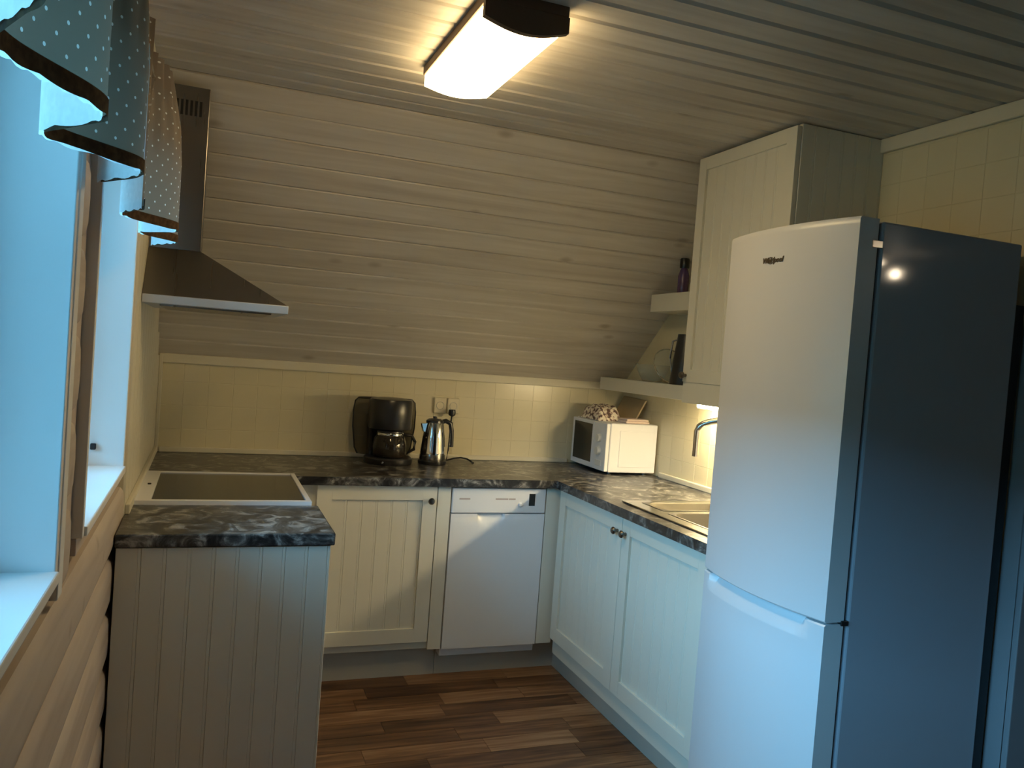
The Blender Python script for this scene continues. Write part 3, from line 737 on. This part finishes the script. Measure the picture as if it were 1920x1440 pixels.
# ---------------------------------------------------------------- kettle
t = thing('electric_kettle', (-.47, .45, HW), 'stainless steel electric kettle with black handle next to the coffee maker', 'kettle')
kx, ky = -.472, .45
MB().lathe([(0, 0), (.068, 0), (.070, .006), (.070, .016), (.062, .021), (0, .021)], (kx, ky, HW), 28).build('power_base', blackp, t, smooth=True)
MB().lathe([(0, .022), (.062, .022), (.064, .026), (.062, .06), (.055, .13), (.046, .19), (.042, .204), (0, .206)], (kx, ky, HW), 36).build('body', chrome, t, smooth=True)
MB().lathe([(.043, .202), (.042, .212), (.03, .220), (.01, .223), (.01, .232), (0, .234)], (kx, ky, HW), 26).build('lid', blackp, t, smooth=True)
MB().tube([(kx+.030, ky, HW+.204), (kx+.055, ky, HW+.212), (kx+.080, ky, HW+.200), (kx+.088, ky, HW+.165), (kx+.090, ky, HW+.12), (kx+.090, ky, HW+.085)], [.011, .012, .012, .0115, .012, .013], 10).build('handle', blackp, t, smooth=True)
MB().hexa([(kx-.057, ky-.015, HW+.155), (kx-.04, ky-.02, HW+.155), (kx-.04, ky+.02, HW+.155), (kx-.057, ky+.015, HW+.155)], [(kx-.068, ky-.009, HW+.196), (kx-.03, ky-.02, HW+.2), (kx-.03, ky+.02, HW+.2), (kx-.068, ky+.009, HW+.196)]).build('spout', chrome, t, .002)
cord = [(kx+.065, ky+.02, HW+.006), (kx+.09, ky+.05, HW+.012), (kx+.13, ky+.075, HW+.018), (kx+.17, ky+.08, HW+.022), (kx+.205, ky+.085, HW+.016), (kx+.225, ky+.06, HW+.005), (kx+.222, ky+.03, HW+.004)]
MB().tube(cord, .0042, 8).build('cord', blackp, t, smooth=True)

# wall socket with plug
t = thing('wall_socket', (-.37, YB, 1.15), 'pale double wall socket on the tiled back wall above the kettle', 'socket')
sk = mottled(mat('grey_socket_plastic', (.66, .60, .44), .45), (.70, .64, .48), 9)
for sx in (-.405, -.335):
    B(sx-.032, sx+.032, YB-.016, YB-.0005, 1.135, 1.215).build('face_plate', sk, t, .005)
    f_ = [o for o in t.children][-1]
    MB().lathe([(.021, -.001), (.021, -.0135), (.019, -.017), (.017, -.012), (0, -.012)], (sx, YB-.002, 1.175), 22, 'Y').build('outlet', plastw, f_, smooth=True)
t = thing('power_plug', (-.352, YB-.05, 1.12), 'black power plug with a cable hanging below the wall socket', 'plug')
MB().lathe([(.006, 0), (.017, .006), (.019, .02), (.016, .035), (0, .037)], (-.352, YB-.055, 1.125), 18).build('plug_body', blackp, t, smooth=True)
MB().tube([(-.352, YB-.055, 1.125), (-.356, YB-.06, 1.09), (-.36, YB-.07, 1.03), (-.365, YB-.08, .96), (-.375, YB-.09, .905)], .0042, 8).build('cable', blackp, t, smooth=True)

# ---------------------------------------------------------------- microwave
t = thing('microwave_oven', (.48, .41, HW), 'white microwave oven in the corner of the worktop under the shelves', 'microwave')
MX0, MX1, MY0, MY1, MZ0, MZ1 = .340, .628, .200, .600, HW+.012, HW+.258
B(MX0+.022, MX1, MY0, MY1, MZ0, MZ1).build('body', enamel, t, .006)
b_ = t.children[0]
B(MX0+.075, MX1-.02, MY0-.0025, MY0+.002, MZ0+.028, MZ1-.035).build('side_panel', enamel, b_, .0018)
MB().box(MX0, MX0+.020, MY0+.145, MY1-.002, MZ0+.003, MZ1-.003).build('door', enamel, t, .004)
dr = t.children[-1]
dr = [o for o in t.children if o.name.startswith('door')][0]
B(MX0-.0015, MX0+.001, MY0+.16, MY1-.03, MZ0+.030, MZ1-.020).build('door_window', blackg, dr, label='dark door window')
B(MX0, MX0+.020, MY0+.002, MY0+.142, MZ0+.003, MZ1-.003).build('control_panel', enamel, t, .004)
cp = [o for o in t.children if o.name.startswith('control_panel')][0]
for z in (MZ0+.165, MZ0+.10): MB().lathe([(.022, 0), (.019, -.016), (0, -.017)], (MX0, MY0+.072, z), 20, 'X').build('dial', plastw, cp, smooth=True)
B(MX0-.003, MX0+.001, MY0+.04, MY0+.105, MZ0+.025, MZ0+.055).build('door_button', plastw, cp, .002)
for x in (MX0+.05, MX1-.04):
    for y in (MY0+.04, MY1-.04): MB().lathe([(.013, 0), (.013, .014)], (x, y, HW), 12).build('foot', blackp, t)
MB().tube([(MX1-.004, .30, 1.135), (MX1+.006, .26, 1.14), (MX1+.010, .235, 1.12), (MX1+.008, .23, 1.06), (MX1+.006, .25, .98), (MX1+.006, .30, .91)], .0045, 8).build('cord', blackp, t, smooth=True)
# things on the microwave
q = MB(); nx_, ny_ = 9, 7
def bag(x0, x1, y0, y1, z0, h, seed):
    rnd = random.Random(seed); q = MB()
    for lay in (0, 1):
        for i in range(nx_+1):
            for j in range(ny_+1):
                u, v = i/nx_, j/ny_; e = min(u, 1-u, v, 1-v)
                z = z0 if lay == 0 else z0+h*(min(1, e*5))**.6*(.75+.35*rnd.random())+.004
                q.v.append((x0+(x1-x0)*u, y0+(y1-y0)*v, z))
    m_ = ny_+1; hh = (nx_+1)*m_
    for i in range(nx_):
        for j in range(ny_):
            a = i*m_+j; q.f.append((a, a+1, a+m_+1, a+m_)); q.f.append((hh+a, hh+a+m_, hh+a+m_+1, hh+a+1))
    for i in range(nx_):
        for j in (0, ny_): a = i*m_+j; q.f.append((a, a+m_, hh+a+m_, hh+a))
    for j in range(ny_):
        for i in (0, nx_): a = i*m_+j; q.f.append((a, a+1, hh+a+1, hh+a))
    return q
bag(.355, .50, .33, .56, MZ1, .072, 3).build('paper_packet', packet, smooth=True, label='crumpled patterned paper packet lying on the microwave', category='packet')
MB().box(.465, .60, .238, .33, MZ1, MZ1+.012).box(.470, .596, .240, .328, MZ1+.012, MZ1+.022).build('folded_cloth', cloth_p, None, .004, label='pale pink folded cloth on the front edge of the microwave', category='cloth')
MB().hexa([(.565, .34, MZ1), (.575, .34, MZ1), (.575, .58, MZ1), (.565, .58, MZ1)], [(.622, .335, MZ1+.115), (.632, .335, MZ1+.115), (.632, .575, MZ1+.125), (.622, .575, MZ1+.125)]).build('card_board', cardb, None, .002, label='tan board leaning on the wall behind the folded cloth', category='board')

# ---------------------------------------------------------------- things on the shelves
SHZ = 1.378
t = MB().lathe([(0, .0), (.045, 0), (.05, .004), (.075, .05), (.088, .085), (.085, .085), (.072, .051), (.047, .008), (0, .006)], (.555, .175, SHZ), 32).build('glass_bowl', clear, None, smooth=True, label='clear glass bowl standing on the lower wall shelf', category='bowl')
q = MB(); cpt = Vector((.575, -.05, SHZ+.006)); 
tl = thing('domed_glass_cover', (.57, .02, SHZ), 'clear domed glass cover leaning behind the bowl on the lower wall shelf', 'glassware')
lid = MB().lathe([(.0, .022), (.05, .018), (.085, .006), (.092, 0), (.092, -.004), (.084, .002), (.05, .014), (0, .018)], (0, 0, 0), 32)
R_ = Matrix.Rotation(math.radians(62), 4, 'X'); lid.v = [tuple(R_ @ Vector(p)+Vector((.565, .022, SHZ+.085))) for p in lid.v]
lid.build('dome', clear, tl, smooth=True)
rim = MB().tube([tuple(R_ @ Vector((.092*math.cos(a), .092*math.sin(a), -.002))+Vector((.565, .022, SHZ+.085))) for a in [2*math.pi*i/36 for i in range(36)]], .0035, 6, True).build('rim', bright, tl, smooth=True)
t = thing('black_jug', (.555, -.115, SHZ), 'tall black tapered jug on the lower shelf against the wall cupboard', 'jug')
MB().lathe([(0, 0), (.066, 0), (.068, .005), (.060, .10), (.048, .20), (.044, .235), (.040, .235), (.044, .19), (.056, .09), (.05, .01), (0, .01)], (.555, -.115, SHZ), 32).build('body', blackp, t, smooth=True)
MB().tube([(.515, -.095, SHZ+.21), (.497, -.085, SHZ+.20), (.490, -.082, SHZ+.12), (.502, -.088, SHZ+.05)], .005, 8).build('handle', bright, t, smooth=True)
t = thing('dark_bottle', (.53, -.080, 1.802), 'purple bottle with black cap on the short upper shelf', 'bottle')
MB().lathe([(0, 0), (.024, 0), (.026, .004), (.026, .085), (.018, .110), (.013, .122), (0, .122)], (.53, -.080, 1.802), 24).build('body', purple, t, smooth=True)
MB().lathe([(.021, .120), (.022, .123), (.022, .160), (.019, .166), (0, .167)], (.53, -.080, 1.802), 24).build('cap', blackp, t, smooth=True)
